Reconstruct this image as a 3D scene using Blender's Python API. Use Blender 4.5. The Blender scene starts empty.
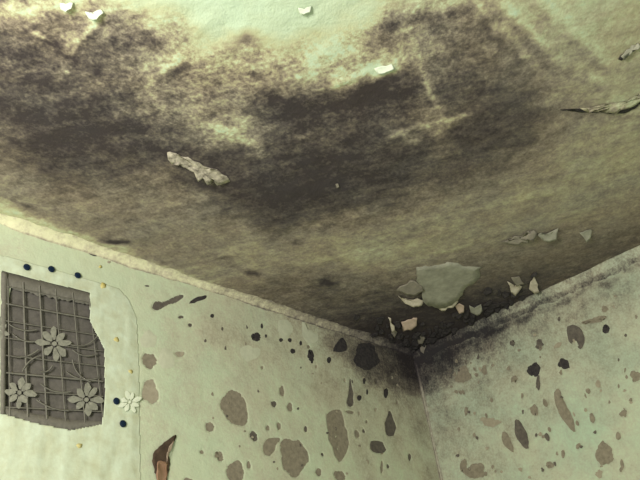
import bpy, math, random
import numpy as np
from mathutils import Matrix, Vector
random.seed(4)
rng = np.random.default_rng(7)

# ------------------------------------------------------------------ camera, world, lamp, exposure
sc = bpy.context.scene
W, H, F = 640.0, 480.0, 620.0            # photograph frame and focal length in pixels
ZC = 2.5                                 # ceiling height
DIST = 1.9                               # camera to the ceiling corner

def camera_frame():
    """orientation of the room axes from the three edges that meet in the corner"""
    c = np.array([413 - 320, 352 - 240, F]); c = c / np.linalg.norm(c)
    d = []
    for p in ((0, 218), (640, 247), (441, 480)):
        v = np.array([p[0] - 320, p[1] - 240, F]); t = v - c * (v @ c); d.append(t / np.linalg.norm(t))
    m01, m02, m12 = -d[0] @ d[1], -d[0] @ d[2], -d[1] @ d[2]
    t0 = math.sqrt(m01 * m02 / m12); ts = (t0, m01 / t0, m02 / t0)
    R = np.array([math.cos(math.atan(-t)) * dd + math.sin(math.atan(-t)) * c for t, dd in zip(ts, d)])
    R[2] *= -1                            # rows: world x, y, z in camera axes (right, down, forward)
    pos = -(R @ c) * DIST + np.array([0, 0, ZC])
    return R, pos
RW, CAM = camera_frame()
cd = bpy.data.cameras.new('camera'); cam = bpy.data.objects.new('camera', cd)
sc.collection.objects.link(cam); sc.camera = cam
cd.sensor_width = 36.0; cd.lens = 36.0 * F / W; cd.clip_start = 0.02
cam.matrix_world = Matrix([[RW[0][0], -RW[0][1], -RW[0][2], CAM[0]],
                           [RW[1][0], -RW[1][1], -RW[1][2], CAM[1]],
                           [RW[2][0], -RW[2][1], -RW[2][2], CAM[2]], [0, 0, 0, 1]])

world = bpy.data.worlds.new('world'); sc.world = world; world.use_nodes = True
bg = world.node_tree.nodes['Background']
bg.inputs['Color'].default_value = (0.85, 0.90, 0.86, 1); bg.inputs['Strength'].default_value = 0.36

ld = bpy.data.lights.new('room_bulb', 'POINT'); ld.energy = 52; ld.color = (1.0, 0.945, 0.93); ld.shadow_soft_size = 0.16
lamp = bpy.data.objects.new('room_bulb', ld); sc.collection.objects.link(lamp); lamp.location = (2.0, 0.85, 2.02)

sc.view_settings.view_transform = 'Standard'; sc.view_settings.look = 'None'
sc.view_settings.gamma = 1; sc.view_settings.use_curve_mapping = False
sc.view_settings.exposure = 0.55

# ------------------------------------------------------------------ helpers
C = sc.collection
def ray(px, py):
    return RW @ np.array([px - 320.0, py - 240.0, F])
def on_ceiling(px, py):
    w = ray(px, py); t = (ZC - CAM[2]) / w[2]; return CAM + t * w
def on_left(px, py):
    w = ray(px, py); t = -CAM[1] / w[1]; return CAM + t * w
def on_right(px, py):
    w = ray(px, py); t = -CAM[0] / w[0]; return CAM + t * w
# each surface: (u, v) coordinates on it -> 3D point with depth d into the room
def c_uv(p): return p[0], p[1]
def l_uv(p): return p[0], p[2]
def r_uv(p): return p[1], p[2]
def c_xyz(u, v, d): return np.stack([u, v, ZC - d], -1)
def l_xyz(u, v, d): return np.stack([u, d + 0 * u, v], -1)
def r_xyz(u, v, d): return np.stack([d + 0 * u, u, v], -1)
SURF = {'ceiling': (on_ceiling, c_uv, c_xyz), 'left': (on_left, l_uv, l_xyz), 'right': (on_right, r_uv, r_xyz)}
def uv(s, px, py): return SURF[s][1](SURF[s][0](px, py))

PERM = rng.random((256, 256))
def vnoise(x, y):
    xi = np.floor(x).astype(int); yi = np.floor(y).astype(int); fx = x - xi; fy = y - yi
    fx = fx * fx * (3 - 2 * fx); fy = fy * fy * (3 - 2 * fy)
    g = lambda a, b: PERM[a % 256, b % 256]
    return (g(xi, yi) * (1 - fx) + g(xi + 1, yi) * fx) * (1 - fy) + (g(xi, yi + 1) * (1 - fx) + g(xi + 1, yi + 1) * fx) * fy
def fbm(x, y, sc_, octs=4, off=0.0):
    s = 0; a = 0.5; n = 0
    for k in range(octs):
        s = s + a * vnoise(x * sc_ + off + 17.3 * k, y * sc_ - off + 9.1 * k); n += a; a *= 0.5; sc_ *= 2.03
    return s / n
def smooth(e0, e1, x):
    t = np.clip((x - e0) / (e1 - e0), 0, 1); return t * t * (3 - 2 * t)
def seg_dist(u, v, a, b):
    a = np.array(a); b = np.array(b); d = b - a; L = d @ d + 1e-12
    t = np.clip(((u - a[0]) * d[0] + (v - a[1]) * d[1]) / L, 0, 1)
    return np.hypot(u - a[0] - t * d[0], v - a[1] - t * d[1]), t

def new_mesh(name, V, faces, mat, parent=None, smooth_=True, attr=None):
    me = bpy.data.meshes.new(name)
    me.from_pydata([tuple(map(float, p)) for p in V], [], faces)
    me.materials.append(mat)
    if attr is not None:
        for k, vals in attr.items():
            a = me.attributes.new(k, 'FLOAT', 'POINT'); a.data.foreach_set('value', np.asarray(vals, dtype=np.float32))
    if smooth_: me.polygons.foreach_set('use_smooth', [True] * len(me.polygons))
    me.update()
    o = bpy.data.objects.new(name, me); C.objects.link(o)
    if parent: o.parent = parent
    return o
def grid_mesh(name, P, mat, attr, flip=False):
    ny, nx = P.shape[:2]
    i = np.arange(nx * ny).reshape(ny, nx)
    q = np.stack([i[:-1, :-1], i[:-1, 1:], i[1:, 1:], i[1:, :-1]], -1).reshape(-1, 4)
    if flip: q = q[:, ::-1]
    me = bpy.data.meshes.new(name)
    me.vertices.add(nx * ny); me.vertices.foreach_set('co', P.reshape(-1).astype(np.float32))
    me.loops.add(len(q) * 4); me.loops.foreach_set('vertex_index', q.reshape(-1).astype(np.int32))
    me.polygons.add(len(q)); me.polygons.foreach_set('loop_start', np.arange(0, len(q) * 4, 4, dtype=np.int32))
    me.polygons.foreach_set('use_smooth', np.ones(len(q), dtype=bool))
    me.materials.append(mat)
    for k, vals in attr.items():
        a = me.attributes.new(k, 'FLOAT', 'POINT'); a.data.foreach_set('value', vals.reshape(-1).astype(np.float32))
    me.update(calc_edges=True); me.validate()
    o = bpy.data.objects.new(name, me); C.objects.link(o)
    return o
def struct(o, label=None, cat=None):
    o['kind'] = 'structure'
    if label: o['label'] = label
    if cat: o['category'] = cat
    return o
def tag(o, label, cat, group=None):
    o['label'] = label; o['category'] = cat
    if group: o['group'] = group
    return o

# ------------------------------------------------------------------ materials
def mat_new(name, rough=0.9):
    m = bpy.data.materials.new(name); m.use_nodes = True
    b = m.node_tree.nodes['Principled BSDF']; b.inputs['Roughness'].default_value = rough
    b.inputs['Specular IOR Level'].default_value = 0.15
    return m, m.node_tree.nodes, m.node_tree.links, b
def ramp_node(N, stops):
    r = N.new('ShaderNodeValToRGB'); e = r.color_ramp.elements
    while len(e) > 1: e.remove(e[-1])
    e[0].position = stops[0][0]; e[0].color = (*stops[0][1], 1)
    for p, c in stops[1:]:
        x = e.new(p); x.color = (*c, 1)
    return r
def noise_node(N, L, co, scale, detail=4, rough=0.6, dist=0.0, vec_scale=None, rot=0.0):
    n = N.new('ShaderNodeTexNoise'); n.inputs['Scale'].default_value = scale
    n.inputs['Detail'].default_value = detail; n.inputs['Roughness'].default_value = rough
    n.inputs['Distortion'].default_value = dist
    src = co
    if vec_scale:
        mp = N.new('ShaderNodeMapping'); mp.vector_type = 'TEXTURE'; mp.inputs['Scale'].default_value = vec_scale; mp.inputs['Rotation'].default_value = (0, 0, rot)
        L.new(co, mp.inputs['Vector']); src = mp.outputs[0]
    L.new(src, n.inputs['Vector']); return n
def math_node(N, L, op, a, b=None, clamp=False):
    n = N.new('ShaderNodeMath'); n.operation = op; n.use_clamp = clamp
    for k, x in ((0, a), (1, b)):
        if x is None: continue
        if isinstance(x, (int, float)): n.inputs[k].default_value = x
        else: L.new(x, n.inputs[k])
    return n.outputs[0]
def stained(name, stops, amps, bump=0.3, hue=None, streak=None):
    """plaster whose stain depth (on the ceiling also light falloff) comes from the surface attribute 'mold' broken up by noise"""
    m, N, L, b = mat_new(name)
    co = N.new('ShaderNodeTexCoord').outputs['Object']
    at = N.new('ShaderNodeAttribute'); at.attribute_name = 'mold'
    rg = N.new('ShaderNodeAttribute'); rg.attribute_name = 'rag'
    s = None
    for scale, amp, det in amps:
        n = noise_node(N, L, co, scale, det, 0.65)
        t = math_node(N, L, 'MULTIPLY', math_node(N, L, 'SUBTRACT', n.outputs[0], 0.5), amp)
        s = t if s is None else math_node(N, L, 'ADD', s, t)
    if streak:
        n = noise_node(N, L, co, 1.0, 4, 0.6, 0.3, streak[0], streak[1])
        s = math_node(N, L, 'ADD', s, math_node(N, L, 'MULTIPLY', math_node(N, L, 'SUBTRACT', n.outputs[0], 0.5), streak[2]))
    s = math_node(N, L, 'MULTIPLY', s, rg.outputs['Fac'])
    f = math_node(N, L, 'ADD', at.outputs['Fac'], s, True)
    r = ramp_node(N, stops); L.new(f, r.inputs[0])
    col = r.outputs[0]
    if hue:
        n = noise_node(N, L, co, 9, 3); r2 = ramp_node(N, [(0.35, hue[0]), (0.65, hue[1])]); L.new(n.outputs[0], r2.inputs[0])
        mx = N.new('ShaderNodeMix'); mx.data_type = 'RGBA'; mx.blend_type = 'MULTIPLY'; mx.inputs[0].default_value = 1
        L.new(col, mx.inputs[6]); L.new(r2.outputs[0], mx.inputs[7]); col = mx.outputs[2]
    L.new(col, b.inputs['Base Color'])
    n1 = noise_node(N, L, co, 160, 4, 0.7); bp = N.new('ShaderNodeBump'); bp.inputs['Strength'].default_value = bump
    bp.inputs['Distance'].default_value = 0.004; L.new(n1.outputs[0], bp.inputs['Height']); L.new(bp.outputs[0], b.inputs['Normal'])
    return m
def plain(name, c0, c1, scale=60, rough=0.9, bump=0.2):
    m, N, L, b = mat_new(name, rough)
    co = N.new('ShaderNodeTexCoord').outputs['Object']
    n = noise_node(N, L, co, scale, 5, 0.65); r = ramp_node(N, [(0.3, c0), (0.7, c1)])
    L.new(n.outputs[0], r.inputs[0]); L.new(r.outputs[0], b.inputs['Base Color'])
    if bump:
        bp = N.new('ShaderNodeBump'); bp.inputs['Strength'].default_value = bump; bp.inputs['Distance'].default_value = 0.003
        L.new(n.outputs[0], bp.inputs['Height']); L.new(bp.outputs[0], b.inputs['Normal'])
    return m

CEIL_STOPS = [(0.0, (0.55, 0.66, 0.48)), (0.16, (0.53, 0.56, 0.355)), (0.32, (0.41, 0.38, 0.25)), (0.5, (0.268, 0.231, 0.176)),
              (0.68, (0.150, 0.128, 0.102)), (0.84, (0.093, 0.079, 0.070)), (1.0, (0.054, 0.045, 0.044))]
WALL_STOPS = [(0.0, (0.56, 0.63, 0.44)), (0.2, (0.515, 0.52, 0.375)), (0.4, (0.385, 0.365, 0.265)), (0.6, (0.22, 0.195, 0.15)),
              (0.8, (0.10, 0.088, 0.075)), (1.0, (0.042, 0.036, 0.036))]
_d = np.array(uv('ceiling', 400, 225)) - np.array(uv('ceiling', 300, 245)); STREAK = math.atan2(_d[1], _d[0])   # the brush ran this way
M_CEIL = stained('mouldy_ceiling_paint', CEIL_STOPS, [(13, 1.0, 6), (46, 1.25, 5), (150, 1.0, 3)], 0.35,
                 hue=((1.0, 0.97, 0.90), (0.97, 1.0, 0.98)), streak=((1 / 7, 1 / 52, 0.1), STREAK, 0.75))
M_WALLL = stained('damp_wall_paint', WALL_STOPS, [(11, 0.6, 4), (45, 0.6, 4), (180, 0.5, 3)], 0.25,
                  hue=((1.0, 0.97, 0.92), (0.97, 1.0, 0.95)))
M_WALLR = stained('speckled_wall_paint', WALL_STOPS, [(13, 0.5, 4), (55, 0.75, 4), (200, 0.75, 3)], 0.3,
                  hue=((0.94, 0.95, 0.92), (0.83, 0.93, 0.91)))
M_TRIM = stained('cove_plaster', WALL_STOPS, [(20, 0.5, 4), (80, 0.6, 4), (200, .4, 3)], 0.4)
COVE_STOPS = [(0.0, (0.70, 0.69, 0.43)), (0.2, (0.55, 0.52, 0.34)), (0.4, (0.37, 0.335, 0.235))] + WALL_STOPS[3:]
M_COVE = stained('cream_cove_plaster', COVE_STOPS, [(20, 0.5, 4), (80, 0.6, 4), (200, .4, 3)], 0.4)
M_BARE = plain('bare_grey_plaster', (0.195, 0.172, 0.118), (0.32, 0.285, 0.20), 110)
M_BAREP = plain('bare_pale_plaster', (0.30, 0.268, 0.185), (0.41, 0.37, 0.26), 90)
M_BARED = plain('damp_bare_plaster', (0.09, 0.08, 0.065), (0.17, 0.15, 0.115), 90)
M_MOLD_SHADE = plain('black_mould_and_shade', (0.028, 0.026, 0.027), (0.07, 0.062, 0.056), 120)  # also colours the painted shadow strips under lifted paint edges
M_CLEAN = plain('clean_paint_remnant', (0.50, 0.52, 0.36), (0.60, 0.62, 0.44), 60)
M_FLAKE = plain('paint_flake_underside', (0.42, 0.37, 0.26), (0.68, 0.62, 0.47), 70)
M_FLAKEG = plain('greenish_paint_coat', (0.23, 0.225, 0.165), (0.37, 0.365, 0.27), 45)
M_FLAKED = plain('grey_stained_flake', (0.18, 0.165, 0.125), (0.30, 0.27, 0.2), 50)
M_FLAKEP = plain('peach_paint_flake', (0.40, 0.31, 0.22), (0.60, 0.47, 0.35), 70)
M_RUFF = plain('stained_paint_ridge', (0.13, 0.115, 0.085), (0.60, 0.55, 0.40), 130)
M_WHITE = plain('white_paint_flake', (0.56, 0.62, 0.46), (0.68, 0.74, 0.58), 60)
M_YEL = plain('yellow_stain', (0.55, 0.47, 0.14), (0.60, 0.56, 0.26), 80, .9, 0)

# ------------------------------------------------------------------ stain and light falloff map of the ceiling
XS = list(range(-40, 721, 40))
TAB = {  # stain depth along lines of the ceiling, light falloff at right painted in, 0 clean paint .. 1 black mould
 -20: [.4,.4,.35,.2,.1,.1,.05,0,0,0,0,.05,.25,.28,.26,.25,.25,.25,.25,.25],
 0:   [.45,.45,.40,.25,.12,.1,.05,0,0,0,.05,.28,.34,.32,.28,.27,.27,.27,.27,.27],
 20:  [.55,.55,.60,.50,.42,.28,.06,.02,0,.02,.2,.5,.5,.6,.38,.30,.30,.3,.3,.3],
 40:  [.6,.6,.7,.65,.6,.58,.12,.26,.12,.18,.5,.52,.55,.66,.48,.34,.32,.32,.32,.32],
 60:  [.7,.7,.76,.72,.65,.52,.45,.46,.46,.4,.35,.58,.62,.72,.60,.40,.35,.34,.34,.34],
 80:  [.8,.8,.82,.76,.66,.54,.52,.6,.58,.42,.6,.82,.7,.72,.66,.46,.38,.36,.36,.36],
 100: [.85,.85,.92,.86,.72,.6,.52,.58,.86,.74,.88,.86,.66,.8,.8,.5,.4,.33,.33,.33],
 120: [.8,.84,.95,.92,.8,.6,.48,.45,.85,.86,.86,.8,.62,.85,.84,.55,.44,.36,.36,.36],
 140: [.7,.75,.95,.95,.9,.76,.68,.52,.82,.88,.9,.82,.72,.86,.78,.54,.44,.36,.36,.36],
 160: [.55,.58,.84,.9,.86,.8,.88,.86,.95,.92,.92,.9,.82,.78,.6,.46,.41,.37,.37,.37],
 180: [.45,.5,.64,.7,.66,.64,.72,.9,.95,.95,.92,.86,.74,.58,.5,.45,.42,.42,.42,.42],
 200: [.3,.38,.54,.56,.54,.52,.6,.84,.95,.94,.84,.68,.52,.5,.46,.45,.43,.46,.46,.46],
 220: [.1,.2,.45,.5,.54,.52,.52,.66,.88,.78,.58,.48,.45,.46,.44,.46,.5,.55,.55,.55],
 240: [.1,.2,.38,.45,.55,.54,.52,.5,.56,.5,.45,.42,.42,.48,.50,.55,.6,.66,.7,.7],
 260: [.1,.2,.3,.36,.46,.54,.5,.42,.42,.42,.41,.44,.5,.54,.6,.62,.68,.7,.7,.7],
 280: [.1,.2,.3,.36,.4,.45,.46,.5,.52,.62,.56,.58,.56,.66,.7,.75,.75,.75,.75,.75],
 300: [.1,.2,.3,.36,.4,.45,.5,.55,.6,.66,.72,.78,.82,.84,.86,.85,.8,.8,.8,.8],
 320: [.1,.2,.3,.36,.4,.45,.5,.55,.65,.75,.82,.92,.95,.92,.9,.85,.8,.8,.8,.8],
 340: [.1,.2,.3,.36,.4,.45,.5,.55,.65,.75,.86,1,1,.95,.9,.85,.8,.8,.8,.8]}
def stain_and_falloff(u, v):
    num = np.full(u.shape, 1e-9 * 0.4); den = np.full(u.shape, 1e-9)
    for y, row in TAB.items():
        for x, d in zip(XS, row):
            p = np.array(uv('ceiling', x, y))
            if p[0] < -0.12 or p[1] < -0.12: continue
            dx = np.array(uv('ceiling', x + 40, y)) - p; dy = np.array(uv('ceiling', x, y + 20)) - p
            Mi = np.linalg.inv(np.stack([dx, dy], -1))
            a = Mi[0, 0] * (u - p[0]) + Mi[0, 1] * (v - p[1]); b = Mi[1, 0] * (u - p[0]) + Mi[1, 1] * (v - p[1])
            w = np.exp(-0.5 * (a * a + b * b) / 0.42 ** 2)
            num += w * d; den += w
    return num / den
def points_field(s, pts, u, v, sig, default):
    num = np.full(u.shape, 1e-5 * default); den = np.full(u.shape, 1e-5)
    for x, y, d in pts:
        p = uv(s, x, y); w = np.exp(-0.5 * ((u - p[0]) ** 2 + (v - p[1]) ** 2) / sig ** 2); num += w * d; den += w
    return num / den
def axis(lo, hi, fine0, fine1, step, coarse=0.12):
    a = list(np.arange(fine0, fine1 + step / 2, step)); l = []; x = fine0
    while x > lo + 1e-6: x = max(lo, x - coarse); l.append(x)
    r = []; x = a[-1]
    while x < hi - 1e-6: x = min(hi, x + coarse); r.append(x)
    return np.array(l[::-1] + a + r)

# ------------------------------------------------------------------ ceiling
STROKES = [  # scraper strokes and brush marks: from, to, half width, stain change, ridge height
 ((70, 47), (104, 14), 4, -.30, .0025), ((76, 48), (110, 16), 3.0, .22, 0), ((33, 34), (52, 43), 2, -.3, .002), ((40, 40), (58, 47), 2, .2, 0),
 ((150, 82), (180, 55), 3, -.24, .002), ((160, 86), (186, 62), 3, .2, 0), ((335, 84), (398, 66), 5, -.28, .004), ((352, 92), (402, 74), 4, .25, 0),
 ((318, 88), (350, 80), 3, -.18, .002), ((58, 62), (68, 75), 2, -.2, .001), ((52, 72), (92, 74), 2.5, -.18, .001),
 ((408, 30), (438, 112), 3, -.16, .0015), ((425, 80), (450, 128), 2.5, -.16, .001), ((505, 2), (566, 68), 4, -.12, .0015), ((478, 4), (540, 70), 4, -.09, .001), ((492, 2), (552, 66), 4, .07, 0), ((530, 0), (590, 70), 4, .08, 0), ((548, 0), (604, 60), 5, -.08, .001), ((462, 4), (520, 62), 4, .08, 0), ((440, 10), (470, 60), 4, -.12, .001),
 ((560, 30), (612, 78), 4, .08, .001), ((545, 55), (600, 92), 5, .08, .001), ((430, 125), (470, 115), 3, -.28, .002), ((505, 58), (545, 55), 3, -.16, .0015),
 ((210, 140), (250, 120), 8, -.16, .001), ((215, 128), (260, 150), 4, -.18, .002), ((260, 158), (300, 150), 3, -.12, .0),
 ((150, 150), (165, 152), 3, .15, 0), ((175, 178), (240, 196), 3, .15, 0), ((380, 142), (430, 120), 4, -.16, .0015),
 ((250, 232), (380, 214), 6, -.06, .002), ((390, 268), (480, 240), 3, -.08, .0015), ((300, 262), (420, 245), 5, -.06, 0), ((350, 300), (390, 290), 3, .08, 0),
 ((490, 205), (560, 190), 4, -.07, .0015), ((0, 208), (210, 284), 3.5, -.16, .002), ((0, 205), (60, 232), 3, -.16, .002), ((60, 228), (130, 250), 2, -.14, .002), ((0, 195), (40, 212), 2, .15, 0),
 ((100, 240), (128, 242), 2.5, .35, 0), ((200, 255), (330, 300), 3, .06, 0), ((322, 280), (332, 284), 5, .28, 0), ((293, 242), (300, 243), 3, .2, 0),
 ((250, 273), (258, 275), 3, .18, 0), ((216, 256), (230, 258), 3, .16, 0), ((278, 120), (300, 126), 4, .1, 0), ((300, 138), (315, 134), 3, -.2, .001),
 ((460, 40), (480, 52), 8, .1, 0), ((222, 132), (262, 146), 9, -.16, .001), ((300, 74), (352, 36), 12, -.22, .001), ((345, 72), (392, 58), 9, -.20, .001), ((205, 62), (285, 70), 11, -.14, .001),
 ((270, 100), (320, 118), 9, .12, 0), ((350, 98), (408, 88), 11, .16, 0), ((428, 108), (444, 150), 7, -.14, .001), ((330, 113), (340, 112), 4, -.18, 0), ((398, 132), (420, 146), 5, -.14, .001),
 ((150, 100), (200, 118), 8, -.08, 0), ((0, 8), (60, 10), 8, -.14, .001), ((10, 45), (40, 60), 8, .08, 0), ((160, 62), (182, 58), 6, -.14, .001), ((228, 178), (262, 166), 6, -.08, 0),
 ((270, 196), (330, 180), 8, .1, 0), ((95, 128), (140, 130), 9, .08, 0), ((400, 20), (470, 14), 6, .12, 0), ((380, 40), (396, 24), 5, .16, 0), ((110, 22), (150, 34), 6, .10, 0), ((240, 38), (252, 34), 6, .2, 0), ((8, 150), (30, 168), 7, -.12, 0), ((380, 325), (425, 345), 10, .25, 0), ((425, 342), (500, 306), 6, .2, 0), ((440, 305), (480, 310), 7, .14, 0), ((555, 112), (640, 118), 4, .08, 0)]
BEADS = []
us = axis(0, 3.6, 0.0, 1.62, 0.0026); vs = axis(0, 3.4, 0.0, 1.16, 0.0026)
U, V = np.meshgrid(us, vs)
# the map is smooth: evaluate it on a coarser lattice and interpolate
cu = np.arange(0, 3.66, 0.012); cv = np.arange(0, 3.46, 0.012); CU, CV = np.meshgrid(cu, cv)
CD = stain_and_falloff(CU, CV)
def bilerp(u, v, T):
    x = np.clip(u / 0.012, 0, T.shape[1] - 1.001); y = np.clip(v / 0.012, 0, T.shape[0] - 1.001)
    xi = x.astype(int); yi = y.astype(int); fx = x - xi; fy = y - yi
    return (T[yi, xi] * (1 - fx) + T[yi, xi + 1] * fx) * (1 - fy) + (T[yi + 1, xi] * (1 - fx) + T[yi + 1, xi + 1] * fx) * fy
wu = U + 0.05 * (fbm(U, V, 26, 4, 3.0) - .5); wv = V + 0.05 * (fbm(U, V, 26, 4, 31.0) - .5)
MO = bilerp(wu, wv, CD); MO = .52 + (MO - .52) * 1.14
RAG_PTS = [(x, y, r) for y, row in ((-20, (1, 1, 1, 1, .9, .6, .5)), (40, (1, 1, 1, 1, .9, .5, .45)), (80, (.9, .95, 1, .9, .8, .5, .4)), (120, (.6, .8, .9, .8, .7, .5, .4)),
    (160, (.5, .6, .75, .65, .6, .4, .4)), (200, (.45, .45, .45, .55, .45, .35, .35)), (250, (.4, .4, .4, .4, .38, .35, .4)), (300, (.4, .4, .4, .45, .5, .5, .5))) for x, r in zip((-20, 90, 200, 310, 420, 540, 650), row)]
RAG = smooth(0.02, 0.4, MO) * points_field('ceiling', RAG_PTS, U, V, 0.07, .6)
dep = 0.004 * (fbm(U, V, 9, 3) - .5) + 0.0022 * (fbm(U, V, 45, 3, 5.0) - .5)
for a, b, hw, dm, rh in STROKES:
    A = uv('ceiling', *a); B = uv('ceiling', *b)
    px = np.hypot(*(np.array(uv('ceiling', a[0] + 1, a[1])) - A)) * .5 + np.hypot(*(np.array(uv('ceiling', a[0], a[1] + 1)) - A)) * .5
    w = hw * px
    sel = (U > min(A[0], B[0]) - 4 * w) & (U < max(A[0], B[0]) + 4 * w) & (V > min(A[1], B[1]) - 4 * w) & (V < max(A[1], B[1]) + 4 * w)
    u_, v_ = .8 * U[sel] + .2 * wu[sel], .8 * V[sel] + .2 * wv[sel]
    d, t = seg_dist(u_, v_, A, B)
    k = np.exp(-(d / w) ** 2 * .7) * np.clip(2.2 * fbm(u_, v_, 70, 4, 2.0) - .2, 0, 2) * (0.6 + .4 * np.sin(math.pi * np.clip(t * .9 + .05, 0, 1)))
    m0 = MO[sel]; MO[sel] = np.maximum(m0 + dm * k * 1.4, np.minimum(m0, .14)); dep[sel] += rh * .35 * k
RAG = np.clip(RAG, 0.04, 1)
ceiling = grid_mesh('ceiling', c_xyz(U, V, dep), M_CEIL, {'mold': MO, 'rag': RAG}, flip=True)  # 'mold' also holds the light falloff painted in at right
struct(ceiling, 'pale ceiling covered in large black and brown mould stains', 'ceiling')
def ceil_dep(u, v):
    return 0.004 * (fbm(u, v, 9, 3) - .5) + 0.0022 * (fbm(u, v, 45, 3, 5.0) - .5)

# ------------------------------------------------------------------ spots on the walls
def blob(cx, cy, rx, ry, ang=0.0, lob=0.12, n=20, point=0.0, seed=0):
    """irregular closed outline; ang in degrees, point > 0 draws the ends of the long axis to tips"""
    r_ = random.Random(int(cx * 13 + cy * 7 + seed)); ph = [r_.uniform(0, 6.28) for _ in range(4)]; out = []
    for k in range(n):
        t = 2 * math.pi * k / n
        r = 1 + lob * (math.sin(2 * t + ph[0]) * .5 + math.sin(3 * t + ph[1]) * .6 + math.sin(5 * t + ph[2]) * .5 + r_.uniform(-.3, .3))
        x = rx * r * math.cos(t); y = ry * r * math.sin(t)
        if point: x *= (1 - point * abs(math.sin(t)) ** 2.2)
        a = math.radians(ang); out.append((cx + x * math.cos(a) - y * math.sin(a), cy + x * math.sin(a) + y * math.cos(a)))
    return out
# (outline, kind): 'bare' grey plaster where paint came off, 'pale' lighter plaster, 'dark' damp plaster, 'mold' black growth, 'clean' light remnant
LEFT_SPOTS = [
 (blob(235, 408, 12, 19, -18, .10, 28), 'bare'),
 ([(327, 413), (334, 410), (341, 410), (343, 418), (346, 428), (349, 440), (348, 450), (344, 458), (341, 463), (336, 457), (333, 449), (330, 441), (328, 430), (327, 420)], 'bare'),
 (blob(294, 457, 14, 18, 0, .16, 28), 'bare'), (blob(236, 472, 9, 11, 0, .14), 'bare'),
 ([(263, 452), (264, 444), (268, 438), (274, 438), (280, 438), (280, 441), (276, 444), (275, 451), (271, 456), (266, 455)], 'bare'),
 ([(390, 409), (393, 417), (396, 425), (395, 434), (390, 437), (386, 433), (385, 425), (388, 416)], 'dark'),
 ([(350, 376), (352, 386), (353, 396), (354, 405), (351, 408), (347, 405), (347, 399), (349, 392)], 'dark'),
 ([(369, 441), (377, 440), (385, 443), (387, 452), (379, 454), (371, 451)], 'dark'),
 (blob(366, 357, 13, 13, 0, .14, 24), 'mold'), ([(332, 351), (337, 342), (341, 337), (346, 341), (347, 350), (341, 353), (336, 352)], 'mold'),
 (blob(311, 356, 3.2, 7.5, -6, .1, 14, .5), 'mold'), (blob(256, 337, 4.4, 4.8, 0, .12, 14), 'mold'),
 (blob(393, 379, 6, 5, 20, .25, 14), 'dark'), (blob(293, 351, 2.6, 2.6, 0, .1, 10), 'mold'), (blob(329, 360, 2.2, 3.2, 0, .1, 10), 'mold'),
 (blob(281, 340, 2, 2, 0, .1, 9), 'mold'), (blob(290, 340, 2, 2.2, 0, .1, 9), 'mold'), (blob(301, 343, 1.4, 2.6, 0, .1, 9), 'mold'), (blob(262, 326, 1.4, 2.6, 0, .1, 9), 'mold'),
 (blob(266, 336, 1.1, 2, 0, .1, 8), 'mold'), (blob(212, 316, 2.1, 2, 0, .1, 9), 'mold'), (blob(181, 317, 2.8, 1.5, 0, .1, 9), 'dark'), (blob(190, 325, 2, 1.8, 0, .1, 9), 'dark'),
 (blob(180, 354, 4.2, 3, 0, .2, 12), 'pale'), (blob(210, 427, 4.2, 4.6, 0, .12, 12), 'bare'), (blob(254, 436, 3.6, 5.2, -20, .12, 12), 'dark'), (blob(220, 456, 3.8, 5.4, -20, .12, 12), 'bare'),
 (blob(202, 452, 2, 2, 0, .1, 9), 'bare'), (blob(282, 391, 2.4, 5.2, 0, .15, 12), 'bare'), (blob(274, 404, 2.6, 3.2, 0, .15, 10), 'dark'), (blob(290, 407, 2.8, 4.4, 0, .15, 12), 'bare'),
 (blob(279, 426, 2, 4, 0, .15, 10), 'bare'), (blob(268, 428, 1.8, 2.8, 0, .15, 10), 'bare'), (blob(249, 465, 1.8, 4, 0, .15, 10), 'bare'), (blob(306, 429, 1.5, 3.2, 0, .1, 9), 'dark'),
 (blob(357, 434, 2.3, 4, -15, .1, 10), 'bare'), (blob(350, 412, 4.2, 1.6, 10, .1, 10), 'bare'), (blob(359, 398, 2.2, 3, 0, .1, 10), 'mold'), (blob(364, 381, 1.4, 3.2, 0, .1, 9), 'mold'),
 (blob(367, 392, 1.1, 3, 0, .1, 8), 'mold'), (blob(376, 381, 1.4, 3, 0, .1, 8), 'dark'), (blob(386, 393, 2.4, 5, 0, .1, 10), 'mold'), (blob(410, 457, 1.5, 3.6, 0, .1, 9), 'dark'),
 (blob(319, 472, 2.8, 4, 0, .15, 10), 'bare'), (blob(340, 476, 6, 5, 20, .15, 14), 'bare'), (blob(382, 467, 1.3, 6, 0, .1, 10), 'bare'),
 (blob(149, 361, 7, 8, 0, .16, 18), 'bare'), (blob(150, 392, 8, 12, 0, .16, 20), 'pale'),
 ([(153, 303), (156, 301), (163, 302), (172, 298), (182, 294), (184, 297), (180, 301), (171, 304), (163, 308), (158, 311), (153, 309)], 'dark'),
 ([(189, 302), (193, 299), (200, 296), (207, 295), (207, 298), (202, 300), (195, 303), (190, 304)], 'mold'),
 (blob(285, 329, 8, 9, 20, .2, 18), 'clean'), ([(302, 321), (305, 321), (307, 329), (314, 331), (319, 336), (318, 342), (311, 344), (305, 341), (302, 332)], 'clean'),
 (blob(148, 340, 8, 9, 0, .14, 16), 'clean'), (blob(166, 359, 8, 11, 0, .14, 16), 'clean'), (blob(250, 353, 9, 8, 0, .2, 16), 'clean'),
 (blob(93, 254, 6, 1.6, 17, .1, 10), 'mold'), (blob(137, 267, 7, 1.4, 18, .1, 10), 'dark'), (blob(70, 244, 9, 1.0, 18, .1, 10), 'dark'), (blob(147, 286, 2.4, 1, 5, .1, 8), 'dark'),  # the long thin strips draw the dark crack under the cove
 (blob(109, 262, 2, 1.2, 0, .1, 8), 'pale'), (blob(125, 394, 1.0, 4, 4, .1, 8), 'clean'), (blob(205, 341, 1.2, 1.8, 0, .1, 8), 'dark'), (blob(222, 329, 1.2, 2, 0, .1, 8), 'dark')]
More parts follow.
